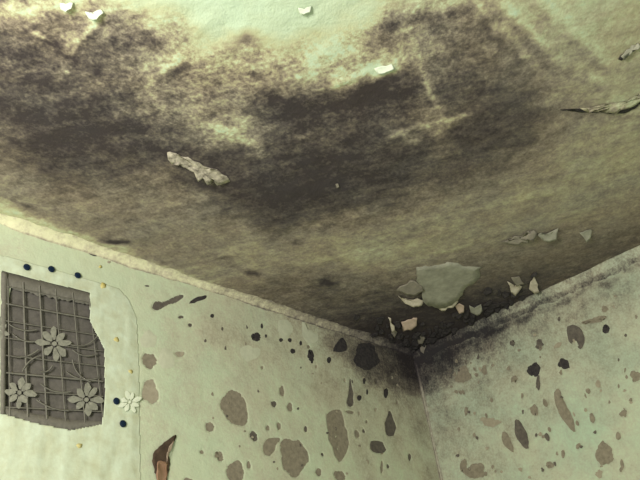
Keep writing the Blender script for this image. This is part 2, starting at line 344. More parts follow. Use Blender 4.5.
RIGHT_SPOTS = [
 ([(557, 387), (561, 394), (564, 402), (569, 410), (573, 418), (575, 427), (575, 433), (569, 428), (563, 420), (558, 412), (555, 403), (553, 394)], 'bare'),
 ([(515, 418), (520, 421), (524, 428), (528, 436), (529, 444), (528, 450), (521, 445), (516, 437), (514, 428)], 'dark'),
 ([(503, 431), (508, 434), (512, 442), (514, 449), (513, 453), (507, 449), (502, 442), (501, 435)], 'bare'),
 (blob(534, 370, 6.4, 7, 0, .16, 16), 'mold'), (blob(538, 383, 2.4, 7, 0, .2, 12), 'dark'), (blob(564, 364, 6.5, 4.6, 30, .2, 14), 'mold'),
 ([(566, 328), (571, 325), (578, 326), (583, 332), (585, 341), (583, 348), (579, 349), (577, 341), (574, 341), (571, 345), (568, 339)], 'dark'),
 (blob(606, 329, 3.4, 4.8, 0, .12, 12), 'mold'), (blob(604, 454, 9.5, 11, -10, .12, 20), 'bare'), (blob(534, 410, 3.8, 6, -8, .15, 14), 'bare'), (blob(545, 403, 2.4, 4.2, -25, .1, 10), 'bare'),
 (blob(592, 418, 2.8, 5, -15, .1, 12), 'bare'), (blob(623, 413, 3.6, 4.2, 0, .25, 12), 'bare'), (blob(618, 436, 2.8, 4, -10, .1, 10), 'bare'), (blob(547, 437, 2.4, 4.2, -20, .1, 10), 'dark'),
 (blob(536, 435, 1.4, 2, 0, .1, 8), 'dark'), (blob(563, 454, 2, 4.2, 0, .1, 10), 'bare'), (blob(578, 446, 2.2, 3.2, 30, .1, 10), 'bare'), (blob(550, 465, 4, 3.6, 0, .15, 12), 'bare'),
 (blob(622, 464, 1.8, 5, -10, .1, 10), 'bare'), (blob(635, 376, 5, 6, 0, .22, 14), 'bare'), (blob(539, 344, 4, 4.4, 30, .25, 12), 'dark'), (blob(512, 343, 3.2, 3, 0, .2, 10), 'dark'),
 (blob(588, 391, 2.4, 3, -30, .1, 10), 'bare'), (blob(463, 375, 7, 9, 0, .22, 16), 'bare'), (blob(484, 370, 2.8, 5, 0, .15, 12), 'bare'), (blob(598, 384, 2.6, 4, 0, .15, 10), 'pale'),
 (blob(475, 471, 10, 8, 10, .22, 18), 'bare'), (blob(463, 466, 3.6, 7, 10, .2, 12), 'bare'), (blob(599, 474, 4, 4, 0, .2, 12), 'pale'), (blob(595, 320, 12, 3, -14, .25, 16), 'bare'),
 (blob(605, 309, 3, 3.6, 0, .2, 10), 'bare'), (blob(466, 411, 1.8, 5, 0, .15, 10), 'bare'), (blob(490, 422, 9, 5, 0, .25, 16), 'pale'), (blob(514, 379, 3, 4, 0, .2, 10), 'bare'),
 (blob(426, 452, 4, 10, -6, .18, 14), 'bare'), (blob(559, 319, 1.6, 2.4, 0, .1, 8), 'dark'), (blob(558, 345, 5, 2.2, -35, .2, 10), 'pale'), (blob(520, 430, 1, 1, 0, .1, 7), 'dark')]
# smaller flecks scattered over both walls, fewer on the left
fr = random.Random(21)
for k in range(70):
    x = fr.uniform(445, 638); y = fr.uniform(352 - (x - 413) * .40 + 22, 478)
    RIGHT_SPOTS.append((blob(x, y, fr.uniform(.9, 2.0), fr.uniform(1.0, 2.8), fr.uniform(-30, 10), .2, 8, 0, k), fr.choice(['bare', 'bare', 'pale', 'dark'])))
for k in range(46):
    x = fr.uniform(205, 415); y = fr.uniform(352 - (413 - x) * .324 + 24, 478)
    LEFT_SPOTS.append((blob(x, y, fr.uniform(.8, 1.4), fr.uniform(.9, 2.2), fr.uniform(-15, 10), .2, 8, 0, k), fr.choice(['bare', 'pale', 'dark'])))

# the same patches go on over the walls beyond the picture
for k in range(46):
    RIGHT_SPOTS.append((blob(fr.uniform(648, 820), fr.uniform(300, 600), fr.uniform(2, 7), fr.uniform(3, 13), fr.uniform(-25, 5), .16, 14, 0, k), fr.choice(['bare', 'bare', 'pale', 'dark'])))
    RIGHT_SPOTS.append((blob(fr.uniform(460, 660), fr.uniform(488, 620), fr.uniform(2, 7), fr.uniform(3, 13), fr.uniform(-25, 5), .16, 14, 0, k), fr.choice(['bare', 'bare', 'pale', 'dark'])))
    if k < 30: LEFT_SPOTS.append((blob(fr.uniform(190, 425), fr.uniform(490, 600), fr.uniform(2, 9), fr.uniform(3, 15), fr.uniform(-15, 10), .14, 14, 0, k), fr.choice(['bare', 'bare', 'pale', 'dark'])))

def inside(u, v, poly):
    r = np.zeros(u.shape, bool); n = len(poly)
    for i in range(n):
        x0, y0 = poly[i]; x1, y1 = poly[(i + 1) % n]
        c = ((y0 > v) != (y1 > v)) & (u < (x1 - x0) * (v - y0) / (y1 - y0 + 1e-15) + x0); r ^= c
    return r
def wave(u, v, k):  # gentle hollows of hand-laid plaster
    return 0.004 * (fbm(u, v, 7, 3, 11.0 + k) - .5) + 0.0012 * (fbm(u, v, 50, 2, 4.0 + k) - .5)
def chaikin(o):
    q = []
    for i in range(len(o)):
        a, b = o[i], o[(i + 1) % len(o)]
        q += [(a[0] * .75 + b[0] * .25, a[1] * .75 + b[1] * .25), (a[0] * .25 + b[0] * .75, a[1] * .25 + b[1] * .75)]
    return q
def polys(s, spots):
    out = []
    for o, k in spots:
        xs = [p[0] for p in o]; ys = [p[1] for p in o]; r = min(max(xs) - min(xs), max(ys) - min(ys))
        if r > 6:
            o = chaikin(o); o = [(x + fr.gauss(0, .35), y + fr.gauss(0, .35)) for x, y in o]
        out.append(([uv(s, x, y) for x, y in o], k))
    return out

# opening of the vent shaft in the left wall
VENT = [uv('left', *p) for p in ((3, 273), (89, 292), (104, 426), (1, 414))]
VX0, VX1 = VENT[2][0] - .001, np.mean([VENT[0][0], VENT[3][0]])
VZ0, VZ1 = min(VENT[2][1], VENT[3][1]) - .012, np.mean([VENT[0][1], VENT[1][1]])

def wall(s, name, mat, fine_u, fine_v, far, pts, spots, label, kidx, hole=None):
    us = axis(0, far, 0.0, fine_u, 0.0022); vs = axis(0, ZC, ZC - fine_v, ZC, 0.0022, 0.15)
    if hole:  # put grid lines on the rim of the opening
        for x in hole[:2]: us[np.argmin(abs(us - x))] = x
        for z in hole[2:]: vs[np.argmin(abs(vs - z))] = z
    U, V = np.meshgrid(us, vs)
    MO = points_field(s, pts, U, V, 0.045, pts[-1][2]); MO = MO - .13 * smooth(.02, .15, MO) * (1 - smooth(.4, .7, MO)); RG = 0.6 + smooth(.05, .5, MO) * .4
    MO = MO + 0.34 * (fbm(U, V, 16, 4, 2.2 + kidx) - .5)
    if s == 'right':   # a darker line runs along the wall under the cove
        MO += 0.34 * np.exp(-((ZC - V - .046 - .02 * (fbm(U, V, 20, 3, 7.0) - .5)) / .010) ** 2) * np.clip(2.2 * fbm(U, V, 40, 3, 3.0) - .5, 0, 1)
        MO += 0.16 * np.exp(-((ZC - V - .075) / .03) ** 2) * fbm(U, V, 60, 3, 1.0)
    dep = wave(U, V, kidx)
    PO = polys(s, spots)
    for o, k in PO:
        if k in ('mold', 'clean'): continue
        a = np.array(o); 
        if min(np.ptp(a[:, 0]), np.ptp(a[:, 1])) < 0.007: continue
        c = a.mean(0); a = c + (a - c) * (1 + 0.0012 / (np.ptp(a, axis=0).min() / 2))
        i0, i1 = np.searchsorted(us, [a[:, 0].min(), a[:, 0].max()]); j0, j1 = np.searchsorted(vs, [a[:, 1].min(), a[:, 1].max()])
        sl = (slice(max(j0 - 1, 0), j1 + 1), slice(max(i0 - 1, 0), i1 + 1))
        dep[sl] = np.where(inside(U[sl], V[sl], a), dep[sl] - 0.0013, dep[sl])
    P = SURF[s][2](U, V, dep)
    if hole:
        # remove the faces of the opening
        ob = grid_mesh(name, P, mat, {'mold': MO, 'rag': RG}, flip=(s == 'right'))
        import bmesh
        bm = bmesh.new(); bm.from_mesh(ob.data)
        kill = []
        for f in bm.faces:
            c = f.calc_center_median()
            if hole[0] < c.x < hole[1] and hole[2] < c.z < hole[3]: kill.append(f)
        bmesh.ops.delete(bm, geom=kill, context='FACES'); bm.to_mesh(ob.data); bm.free()
    else:
        ob = grid_mesh(name, P, mat, {'mold': MO, 'rag': RG}, flip=(s == 'right'))
    struct(ob, label, 'wall')
    mats = {'bare': M_BARE, 'pale': M_BAREP, 'dark': M_BARED, 'mold': M_MOLD_SHADE, 'clean': M_CLEAN}
    names = {'bare': 'bare_patch', 'pale': 'bare_patch', 'dark': 'bare_patch', 'mold': 'mould_spot', 'clean': 'paint_remnant'}  # the crack strips under the left cove get these names too
    for o, k in PO:
        a = np.array(o); c = a.mean(0); n = len(o); small = min(np.ptp(a[:, 0]), np.ptp(a[:, 1])) < 0.007
        proud = k in ('mold', 'clean') or small
        V3 = []; rings = (1.0, 0.8, 0.45)
        for ri, r in enumerate(rings):
            q = c + (a - c) * r
            w = wave(q[:, 0], q[:, 1], kidx)
            d = w + ((0.0002, 0.0005, 0.0006)[ri] if proud else -0.0006 - 0.0002 * ri) + (0.0006 * (fbm(q[:, 0], q[:, 1], 160, 2) - .5))
            V3 += list(SURF[s][2](q[:, 0], q[:, 1], d))
        cw = wave(np.array([c[0]]), np.array([c[1]]), kidx)
        V3 += list(SURF[s][2](np.array([c[0]]), np.array([c[1]]), cw + (0.0006 if proud else -0.0012)))
        fc = []
        for ri in range(2):
            for i in range(n):
                j = (i + 1) % n; fc.append((ri * n + i, ri * n + j, (ri + 1) * n + j, (ri + 1) * n + i))
        for i in range(n): fc.append((2 * n + i, 2 * n + (i + 1) % n, 3 * n))
        new_mesh(names[k], V3, fc, mats[k], ob)
    return ob
LEFT_PTS = [(-60, 240, 0), (0, 240, .0), (60, 262, .1), (150, 275, .18), (130, 320, .14), (60, 300, .08), (0, 320, .03), (250, 318, .32), (200, 380, .18), (250, 400, .22), (200, 320, .24),
 (330, 342, .5), (370, 352, .72), (400, 370, .82), (400, 400, .42), (300, 372, .3), (350, 400, .34), (300, 440, .24), (390, 440, .34), (390, 475, .3), (300, 475, .22), (200, 460, .1),
 (420, 420, .44), (428, 470, .36), (120, 440, .06), (20, 470, .0), (380, 342, .9), (410, 355, 1.0), (395, 360, .92), (350, 345, .68), (260, 348, .36), (228, 330, .36), (300, 356, .38), (190, 345, .28), (250, 376, .30), (290, 320, .45), (-200, 400, .0), (150, 520, .05), (300, 560, .15), (430, 560, .3), (0, 600, .05), (-400, 400, .05)]
RIGHT_PTS = [(430, 372, .76), (436, 352, .88), (480, 332, .66), (540, 308, .52), (640, 264, .42), (450, 400, .42), (440, 450, .36), (480, 380, .43), (520, 342, .42), (570, 322, .42), (620, 300, .38),
 (520, 400, .34), (560, 380, .33), (600, 360, .31), (640, 330, .28), (640, 400, .26), (600, 430, .26), (560, 450, .27), (500, 460, .33), (620, 475, .24), (480, 430, .38), (425, 420, .42),
 (700, 300, .3), (720, 420, .22), (640, 560, .22), (520, 560, .25), (440, 560, .3), (800, 400, .22)]
wall_left = wall('left', 'wall_left', M_WALLL, 1.32, 0.70, 3.6, LEFT_PTS, LEFT_SPOTS, 'pale damp wall with bare plaster patches and a lace covered vent', 0, (VX0, VX1, VZ0, VZ1))
wall_right = wall('right', 'wall_right', M_WALLR, 1.0, 0.72, 3.4, RIGHT_PTS, RIGHT_SPOTS, 'greenish speckled wall with grey elongated bare patches, right of the corner', 50)

# ------------------------------------------------------------------ plaster coves between walls and ceiling, and the bead in the wall corner
def cove(name, s, far, prof, moldf, label):
    ts = np.concatenate([np.arange(0, 1.4, 0.004), np.arange(1.4, far + .01, 0.1)])
    Vt = []; mo = []; n = len(prof)
    for t in ts:
        wob = 1 + 0.5 * (fbm(np.array([t]), np.array([1.0 * len(name)]), 26, 4, 1.0)[0] - .5)
        w2 = 0.0035 * (fbm(np.array([t]), np.array([3.7]), 55, 3, 8.0)[0] - .5)
        for k, (a, b) in enumerate(prof):
            a2 = a * wob + (w2 if 0 < k < n - 1 else 0) ; b2 = b * wob
            Vt.append((t, a2, ZC - b2) if s == 'left' else (a2, t, ZC - b2)); mo.append(moldf(t, k))
    fc = [(i * n + k, i * n + k + 1, (i + 1) * n + k + 1, (i + 1) * n + k) for i in range(len(ts) - 1) for k in range(n - 1)]
    if s == 'left': fc = [f[::-1] for f in fc]
    o = new_mesh(name, Vt, fc, M_COVE if s == 'left' else M_WALLR, None, True, {'mold': mo, 'rag': [1.15] * len(mo)})
    return struct(o, label, 'trim')
pl = [(0.022, -0.003), (0.016, 0.0012), (0.011, 0.003), (0.0065, 0.0055), (0.0045, 0.009), (0.003, 0.012), (0.001, 0.0145), (-0.003, 0.017)]
def mold_l(t, k):
    base = np.interp(t, [0, .12, .3, .5, .8, 1.2], [1.0, .78, .52, .36, .14, .02])
    return base + (0.12 if k < 2 else 0) + (.25 if k >= 6 else 0)
pr = [(0.010, -0.004), (0.008, 0.003), (0.006, 0.010), (0.0045, 0.018), (0.003, 0.025), (0.002, 0.030), (0.0005, 0.036), (-0.003, 0.044)]
def mold_r(t, k):
    base = np.interp(t, [0, .12, .22, .34, .5, .8], [1.0, 1.0, .80, .50, .38, .34]); return base + (0.22 if k >= 4 else 0) + (.2 if k < 1 else 0)
cove('trim_1', 'left', 3.6, pl, mold_l, 'cream plaster cove strip between the left wall and the ceiling')
cove('trim_2', 'right', 3.4, pr, mold_r, 'stained grey plaster cove strip between the right wall and the ceiling')
zs = np.arange(ZC - 0.6, ZC - 0.03, 0.006); zs = np.concatenate([np.arange(0, ZC - .6, .1), zs]); Vb = []; mb = []
for z in zs:
    w = 0.0038 * (0.6 + 0.9 * fbm(np.array([z]), np.array([5.0]), 30, 3)[0])
    Vb += [(-.002, w * 1.5, z), (w * .55, w * 1.0, z), (w * .7, w * .7, z), (w * 1.0, w * .5, z), (w * 1.5, -.002, z)]
    k = np.interp(ZC - z, [.03, .07, .12, .2, .5], [1, .85, .42, .4, .4]); mb += [k + .1, k, k - .05, k + .15, k + .25]
fb = [(i * 5 + k, i * 5 + k + 1, (i + 1) * 5 + k + 1, (i + 1) * 5 + k) for i in range(len(zs) - 1) for k in range(4)]
struct(new_mesh('trim_3', Vb, [f[::-1] for f in fb], M_TRIM, None, True, {'mold': mb, 'rag': [.7] * len(mb)}),
       'narrow plaster bead running down the corner of the two walls', 'trim')

# ------------------------------------------------------------------ peeling paint
def flake(name, outline, hinge, lift, mat, s='ceiling', curl=1.0, thick=0.0012, base=0.0006, parent=None, crumple=0.15):
    """a sheet of loose paint: outline on the surface, stays fixed along the hinge and bends away from it up to 'lift' metres"""
    pts = []
    n0 = len(outline)
    for i in range(n0):                      # subdivide the outline, fray it a little
        a = np.array(outline[i], float); b = np.array(outline[(i + 1) % n0], float)
        L = np.hypot(*(b - a)); k = max(1, int(L / 3.0))
        for j in range(k):
            p = a + (b - a) * j / k
            if j: p = p + rng.normal(0, min(.7, L * .08), 2)
            pts.append(uv(s, *p))
    a = np.array(pts); c = a.mean(0); n = len(a)
    A = np.array(uv(s, *hinge[0])); B = np.array(uv(s, *hinge[1])); d = (B - A) / (np.linalg.norm(B - A) + 1e-9); nr = np.array([-d[1], d[0]])
    dist = lambda q: np.abs((q - A) @ nr)
    mx = max(dist(a).max(), 1e-6)
    def pos(q, extra):
        t = dist(q) / mx; h = lift * (t ** (1.0 + curl)) + base
        h = h + lift * crumple * (fbm(q[:, 0], q[:, 1], 90, 2, 6.0) - .5) * 2 * t
        return SURF[s][2](q[:, 0], q[:, 1], h + extra + (ceil_dep(q[:, 0], q[:, 1]) if s == 'ceiling' else 0))
    rings = (1.0, .75, .5, .25); V3 = []
    for side in (0, 1):
        for r in rings: V3 += list(pos(c + (a - c) * r, -thick * side + thick))
        V3 += list(pos(c[None, :], -thick * side + thick))
    per = 4 * n + 1; fc = []
    for side in (0, 1):
        o = side * per
        for ri in range(3):
            for i in range(n):
                j = (i + 1) % n; f = (o + ri * n + i, o + ri * n + j, o + (ri + 1) * n + j, o + (ri + 1) * n + i); fc.append(f if side == 0 else f[::-1])
        for i in range(n):
            f = (o + 3 * n + i, o + 3 * n + (i + 1) % n, o + 4 * n); fc.append(f if side == 0 else f[::-1])
    for i in range(n):
        j = (i + 1) % n; fc.append((i, per + i, per + j, j))
    return new_mesh(name, V3, fc, mat, parent, True)
G1 = 'paint peeling off the ceiling'
def pf(label, *a, **k): return tag(flake('paint_flake', *a, **k), label, 'paint flake', G1)
pf('broad greenish grey sheet of loose paint above the corner of the room', [(416, 267), (432, 266), (451, 262), (463, 266), (482, 267), (477, 280), (463, 289), (457, 298), (447, 302), (438, 304), (424, 300), (422, 289), (416, 280)],
   ((416, 264), (482, 264)), 0.012, M_FLAKEG, crumple=.1, base=-.0004)
pf('cream curled lip along the lower edge of the broad greenish paint sheet', [(437, 301), (447, 300), (457, 297), (458, 300), (452, 304), (444, 306), (437, 305)], ((437, 299), (458, 296)), 0.012, M_FLAKE)
pf('tan pointed flake bordering the broad paint sheet on its left', [(396, 288), (404, 284), (414, 280), (421, 284), (424, 288), (416, 291), (406, 292)], ((400, 281), (420, 278)), 0.010, M_FLAKED)
pf('long bright cream sliver hanging below the tan pointed flake', [(398, 295), (406, 297), (415, 298), (424, 299), (421, 302), (412, 302), (404, 300)], ((398, 293), (424, 296)), 0.012, M_FLAKE)
pf('peach coloured flake curling out of the black corner', [(401, 321), (408, 319), (417, 317), (416, 323), (410, 326), (402, 327)], ((400, 318), (418, 315)), 0.012, M_FLAKEP)
pf('thin upright cream splinter left of the peach flake', [(388, 317), (391, 318), (394, 327), (391, 328)], ((388, 316), (391, 316)), 0.012, M_FLAKE)
pf('tiny pale chip below the thin cream splinter', [(391, 332), (394, 329), (397, 331), (394, 335)], ((391, 330), (396, 329)), 0.008, M_FLAKED)
pf('small round white chip under the right end of the cream lip', [(455, 305), (459, 303), (464, 305), (463, 309), (458, 310)], ((455, 302), (464, 302)), 0.01, M_FLAKEP)
pf('flat grey flake right of the small round white chip', [(469, 305), (474, 307), (481, 304), (482, 309), (476, 312), (470, 310)], ((469, 303), (482, 302)), 0.009, M_FLAKEG)
pf('cream wedge shaped flake near the right wall cove', [(507, 281), (513, 284), (522, 286), (519, 289), (514, 292), (510, 289)], ((507, 279), (522, 283)), 0.012, M_FLAKE)
pf('dull grey flake just above the cream wedge shaped flake', [(511, 277), (519, 276), (524, 282), (516, 284)], ((511, 275), (523, 274)), 0.007, M_FLAKED)
pf('cream triangular flake standing nearest the right wall cove', [(534, 276), (538, 288), (533, 289), (528, 286), (530, 281)], ((532, 274), (536, 274)), 0.014, M_FLAKE)
pf('long lifted paint edge on the right part of the ceiling', [(500, 241), (512, 237), (524, 233), (533, 229), (536, 231), (532, 236), (520, 239), (508, 242)], ((500, 238), (533, 226)), 0.012, M_FLAKED)
pf('pale lifted paint tongue beside the long lifted edge', [(537, 234), (544, 233), (552, 230), (558, 227), (556, 231), (550, 236), (542, 237)], ((537, 232), (557, 225)), 0.014, M_FLAKEG)
pf('small bright curled chip farthest right of the lifted paint tongue', [(579, 232), (585, 230), (592, 230), (589, 235), (584, 237)], ((579, 229), (591, 228)), 0.013, M_FLAKEG)
pf('ruffled cream ridge of peeling paint within the left black stain', [(167, 152), (176, 153), (180, 156), (188, 157), (194, 161), (199, 162), (204, 166), (212, 169), (217, 169), (222, 174), (230, 181), (224, 182), (217, 181), (214, 178), (207, 179), (203, 175), (198, 175), (194, 169), (186, 166), (177, 160), (172, 161), (168, 157)],
   ((166, 149), (230, 178)), 0.012, M_RUFF, crumple=.7)
pf('white paint flake hanging at the top left of the ceiling', [(60, 2), (66, 3), (73, 2), (72, 6), (66, 8), (61, 6)], ((60, 0), (73, 0)), 0.008, M_WHITE)
pf('brightest white curled flake beside the long pale scrape', [(85, 11), (91, 12), (101, 9), (104, 11), (97, 15), (89, 15)], ((85, 9), (103, 7)), 0.008, M_WHITE)
pf('small white flake on the clean top of the ceiling', [(298, 7), (304, 8), (311, 5), (310, 10), (303, 12), (299, 11)], ((298, 5), (311, 3)), 0.004, M_WHITE)
pf('narrow flake at the upper end of the pale central scrape', [(374, 68), (382, 65), (391, 63), (394, 66), (386, 69), (377, 71)], ((374, 66), (392, 61)), 0.006, M_WHITE)
pf('long drooping lip of paint over a gap at the right of the ceiling', [(580, 108), (596, 107), (612, 105), (628, 99), (645, 91), (668, 81), (668, 88), (645, 97), (630, 105), (612, 110.5), (596, 110.5), (584, 110)],
   ((570, 104), (668, 77)), 0.006, M_CEIL, crumple=.0, curl=.6, base=-.0006, thick=.0008)
flake('shadow_gap', [(560, 109.5), (580, 110.5), (597, 110), (610, 110.5), (621, 109), (630, 105), (641, 98), (662, 91), (663, 95), (642, 102), (631, 109), (621, 112.5), (609, 113), (596, 112), (578, 112)], ((556, 107), (660, 86)), .0006, M_MOLD_SHADE, parent=ceiling, thick=.0006)  # dark strip painted in as the shadow below the drooping lip
flake('shadow_gap', [(618, 59), (624, 53), (633, 47), (640, 43), (636, 48), (627, 55), (621, 60)], ((617, 50), (636, 38)), .0006, M_MOLD_SHADE, parent=ceiling, thick=.0006)  # same painted shadow strip under the short curled edge
pf('short curled paint edge above the long drooping lip', [(620, 55), (626, 49), (637, 42), (640, 44), (632, 48), (623, 57)], ((617, 50), (636, 38)), 0.006, M_FLAKEG)
pf('little grey flake low in the black corner', [(417, 338), (421, 335), (425, 337), (422, 342), (418, 342)], ((417, 335), (425, 334)), 0.006, M_FLAKED)
pf('tiny pale fleck in the middle of the black stain', [(335.5, 184), (338, 183.5), (339, 186), (336.5, 187)], ((335, 183), (339, 182)), 0.002, M_FLAKED)
w_ = tag(flake('paint_flake', [(422, 346), (427, 343), (429, 347), (425, 354), (422, 352)], ((422, 354), (426, 356)), 0.012, M_FLAKED, s='right', base=.006), 'grey paint flake leaning off the top of the right wall corner', 'paint flake', G1)
# the sheet in ceiling paint carries the ceiling's stain attributes
for o in C.objects:
    if o.name.startswith('paint_flake') and o.data.materials[0] == M_CEIL:
        co = np.array([v.co[:] for v in o.data.vertices])
        for k, vals in (('mold', bilerp(co[:, 0], co[:, 1], CD)), ('rag', np.full(len(co), .6))):
            a = o.data.attributes.new(k, 'FLOAT', 'POINT'); a.data.foreach_set('value', vals.astype(np.float32))
# small black growths and chips in the corner belong to the ceiling
for k in range(90):
    t = fr.random(); x = fr.gauss(410, 26) if k % 2 else fr.uniform(395, 535); y0 = 352 - (413 - x) * .324 if x < 413 else 352 - (x - 413) * .463
    y = y0 - abs(fr.gauss(0, 9)) - 2
    p = uv('ceiling', x, y)
    if p[0] < .004 or p[1] < .004: continue
    flake('mould_spot', blob(x, y, fr.uniform(1.5, 5), fr.uniform(1, 3.2), -20, .3, 8, 0, k), ((x - 3, y - 2), (x + 3, y - 3)), fr.uniform(.002, .008), M_MOLD_SHADE, parent=ceiling, thick=.0008)

# ------------------------------------------------------------------ vent shaft behind the lace
M_SHAFT = plain('dark_vent_backing', (0.095, 0.09, 0.074), (0.15, 0.14, 0.115), 90)  # dark tone for the shallow backing of the opening
def box_in(x0, x1, z0, z1, dpt):
    V = [(x0, 0.004, z0), (x1, 0.004, z0), (x1, 0.004, z1), (x0, 0.004, z1), (x0, -dpt, z0), (x1, -dpt, z0), (x1, -dpt, z1), (x0, -dpt, z1)]
    t = 0.015; V += [(x0 - t, 0.0, z0 - t), (x1 + t, 0.0, z0 - t), (x1 + t, 0.0, z1 + t), (x0 - t, 0.0, z1 + t), (x0 - t, -dpt - t, z0 - t), (x1 + t, -dpt - t, z0 - t), (x1 + t, -dpt - t, z1 + t), (x0 - t, -dpt - t, z1 + t)]
    fc = [(4, 5, 6, 7), (0, 1, 5, 4), (2, 3, 7, 6), (1, 2, 6, 5), (3, 0, 4, 7)]
    fc += [tuple(i + 8 for i in f[::-1]) for f in fc]
    fc += [(0, 8, 9, 1), (1, 9, 10, 2), (2, 10, 11, 3), (3, 11, 8, 0)]
    return V, fc
v_, f_ = box_in(VX0, VX1, VZ0, VZ1, 0.006)
shaft = new_mesh('vent_shaft', [(x, y - .006 if y > -.001 else y, z) for x, y, z in v_], f_, M_SHAFT, None, False)
tag(shaft, 'dark square vent opening in the left wall behind the lace', 'vent')

# ------------------------------------------------------------------ lace curtain pinned over the vent
M_CLOTH = plain('thin_cream_cloth', (0.50, 0.53, 0.34), (0.62, 0.71, 0.52), 40, .95, .35)
M_THREAD = plain('lace_thread', (0.135, 0.13, 0.102), (0.20, 0.195, 0.15), 90, .95, 0)
M_PETAL = plain('lace_petal', (0.18, 0.182, 0.138), (0.31, 0.31, 0.235), 160, .95, .2)
M_BAND = plain('dense_lace_band', (0.14, 0.135, 0.105), (0.19, 0.18, 0.14), 140, .95, .3)
LY = 0.0045                                                    # cloth hangs this far off the wall
lace = bpy.data.objects.new('lace_curtain', None); C.objects.link(lace); lace.location = (0, 0, 0)
tag(lace, 'cream lace curtain with flowers pinned over the dark wall vent', 'curtain')
# the solid border: a frame of cloth with soft folds around the opening
def lw(px, py): return np.array(uv('left', px, py))
OUT = [lw(-46, 246), lw(0, 255), lw(60, 262), lw(96, 272), lw(116, 284), lw(130, 300), lw(137, 318), lw(139, 360), lw(140, 430), lw(141, 500), lw(-40, 520)]
def cloth_y(u, v):
    return np.maximum(wave(u, v, 0), -.001) + .0012 + 0.0022 * (fbm(u * 5, v * .9, 8, 3, 1.0) - .5) + 0.0012 * (fbm(u, v, 40, 2, 9.0) - .5)
top_l, top_r = lw(3, 273), lw(89, 292); 
INN = [lw(3, 272), lw(47, 283), lw(89, 293), lw(89, 321), lw(94, 332), lw(103, 350), lw(104, 398), lw(101, 424), lw(70, 430), lw(36, 423), lw(1, 413)]
ux = np.arange(lw(142, 400)[0] - .004, lw(-46, 400)[0] + .01, 0.0018); vz = np.arange(lw(100, 512)[1], lw(-46, 240)[1], 0.0018)
CUu, CVv = np.meshgrid(ux, vz)
keep = inside(CUu, CVv, OUT) & ~inside(CUu, CVv, INN)
idx = -np.ones(CUu.shape, int); V3 = []; fc = []
ok = keep[:-1, :-1] & keep[1:, :-1] & keep[:-1, 1:] & keep[1:, 1:]
ed = np.min([seg_dist(CUu, CVv, OUT[i], OUT[(i + 1) % len(OUT)])[0] for i in range(len(OUT))], axis=0)
w0 = wave(CUu, CVv, 0); Y = w0 + .0002 + (cloth_y(CUu, CVv) - w0) * smooth(0, .02, ed)      # pressed to the wall along its hem
for j, i in zip(*np.nonzero(ok)):
    q = []
    for b, a in ((j, i), (j, i + 1), (j + 1, i + 1), (j + 1, i)):
        if idx[b, a] < 0: idx[b, a] = len(V3); V3.append((CUu[b, a], Y[b, a], CVv[b, a]))
        q.append(idx[b, a])
    fc.append(tuple(q[::-1]))
border = new_mesh('cloth_border', V3, fc, M_CLOTH, lace)
so = border.modifiers.new('thickness', 'SOLIDIFY'); so.thickness = 0.0003
# helper for threads: flat ribbons with a roof profile along a polyline of wall coordinates
def ribbon(name, lines, hw, mat, parent, y0=0.0012):
    V3 = []; fc = []
    for ln in lines:
        ln = np.array(ln); o = len(V3); n = len(ln)
        t = np.gradient(ln, axis=0); t /= np.linalg.norm(t, axis=1)[:, None] + 1e-9; nr = np.stack([-t[:, 1], t[:, 0]], -1)
        for k in range(n):
            y = y0 + 0.001 * (fbm(ln[k:k + 1, 0], ln[k:k + 1, 1], 14, 2)[0] - .5)
            w = hw * (0.7 + 0.6 * fbm(ln[k:k + 1, 0], ln[k:k + 1, 1], 130, 2)[0])
            for sgn, dy in ((-1, 0), (0, .0003), (1, 0), (0, -.0003)):
                p = ln[k] + nr[k] * w * sgn; V3.append((p[0], y + dy, p[1]))
        for k in range(n - 1):
            for m in range(4):
                a = o + k * 4 + m; b = o + k * 4 + (m + 1) % 4; fc.append((a, a + 4, b + 4, b))
    return new_mesh(name, V3, fc, mat, parent)
def pline(pts, n=14):
    P = np.array([lw(*p) for p in pts]); t = np.linspace(0, len(P) - 1, n * (len(P) - 1) + 1); i = np.minimum(t.astype(int), len(P) - 2); f = (t - i)[:, None]
    return P[i] * (1 - f) + P[i + 1] * f
MM = 0.0018
cols = [(8, 23, 39, 55, 72, 88)]
def colx(k, y): return (8, 23.5, 40, 56, 73, 89)[k] + (y - 300) * (.015 + .02 * k)
for k in range(6):
    ribbon('lace_thread', [pline([(colx(k, 280 + 3.4 * k), 279 + 3.4 * k), (colx(k, 350), 350), (colx(k, 418 + 1.6 * k), 416 + 1.6 * k)])], (1.1 if k in (1, 2) else .7) * MM, M_THREAD, lace)
def rowy(j, x): return 287 + 17.2 * j + (x - 8) * (.20 - .022 * j)
for j in range(8):
    xr = 89 if j < 2 else 103
    ribbon('lace_thread', [pline([(3, rowy(j, 3)), (50, rowy(j, 50)), (xr, rowy(j, xr))])], (1.1 if j in (1, 5) else .65) * MM, M_THREAD, lace)
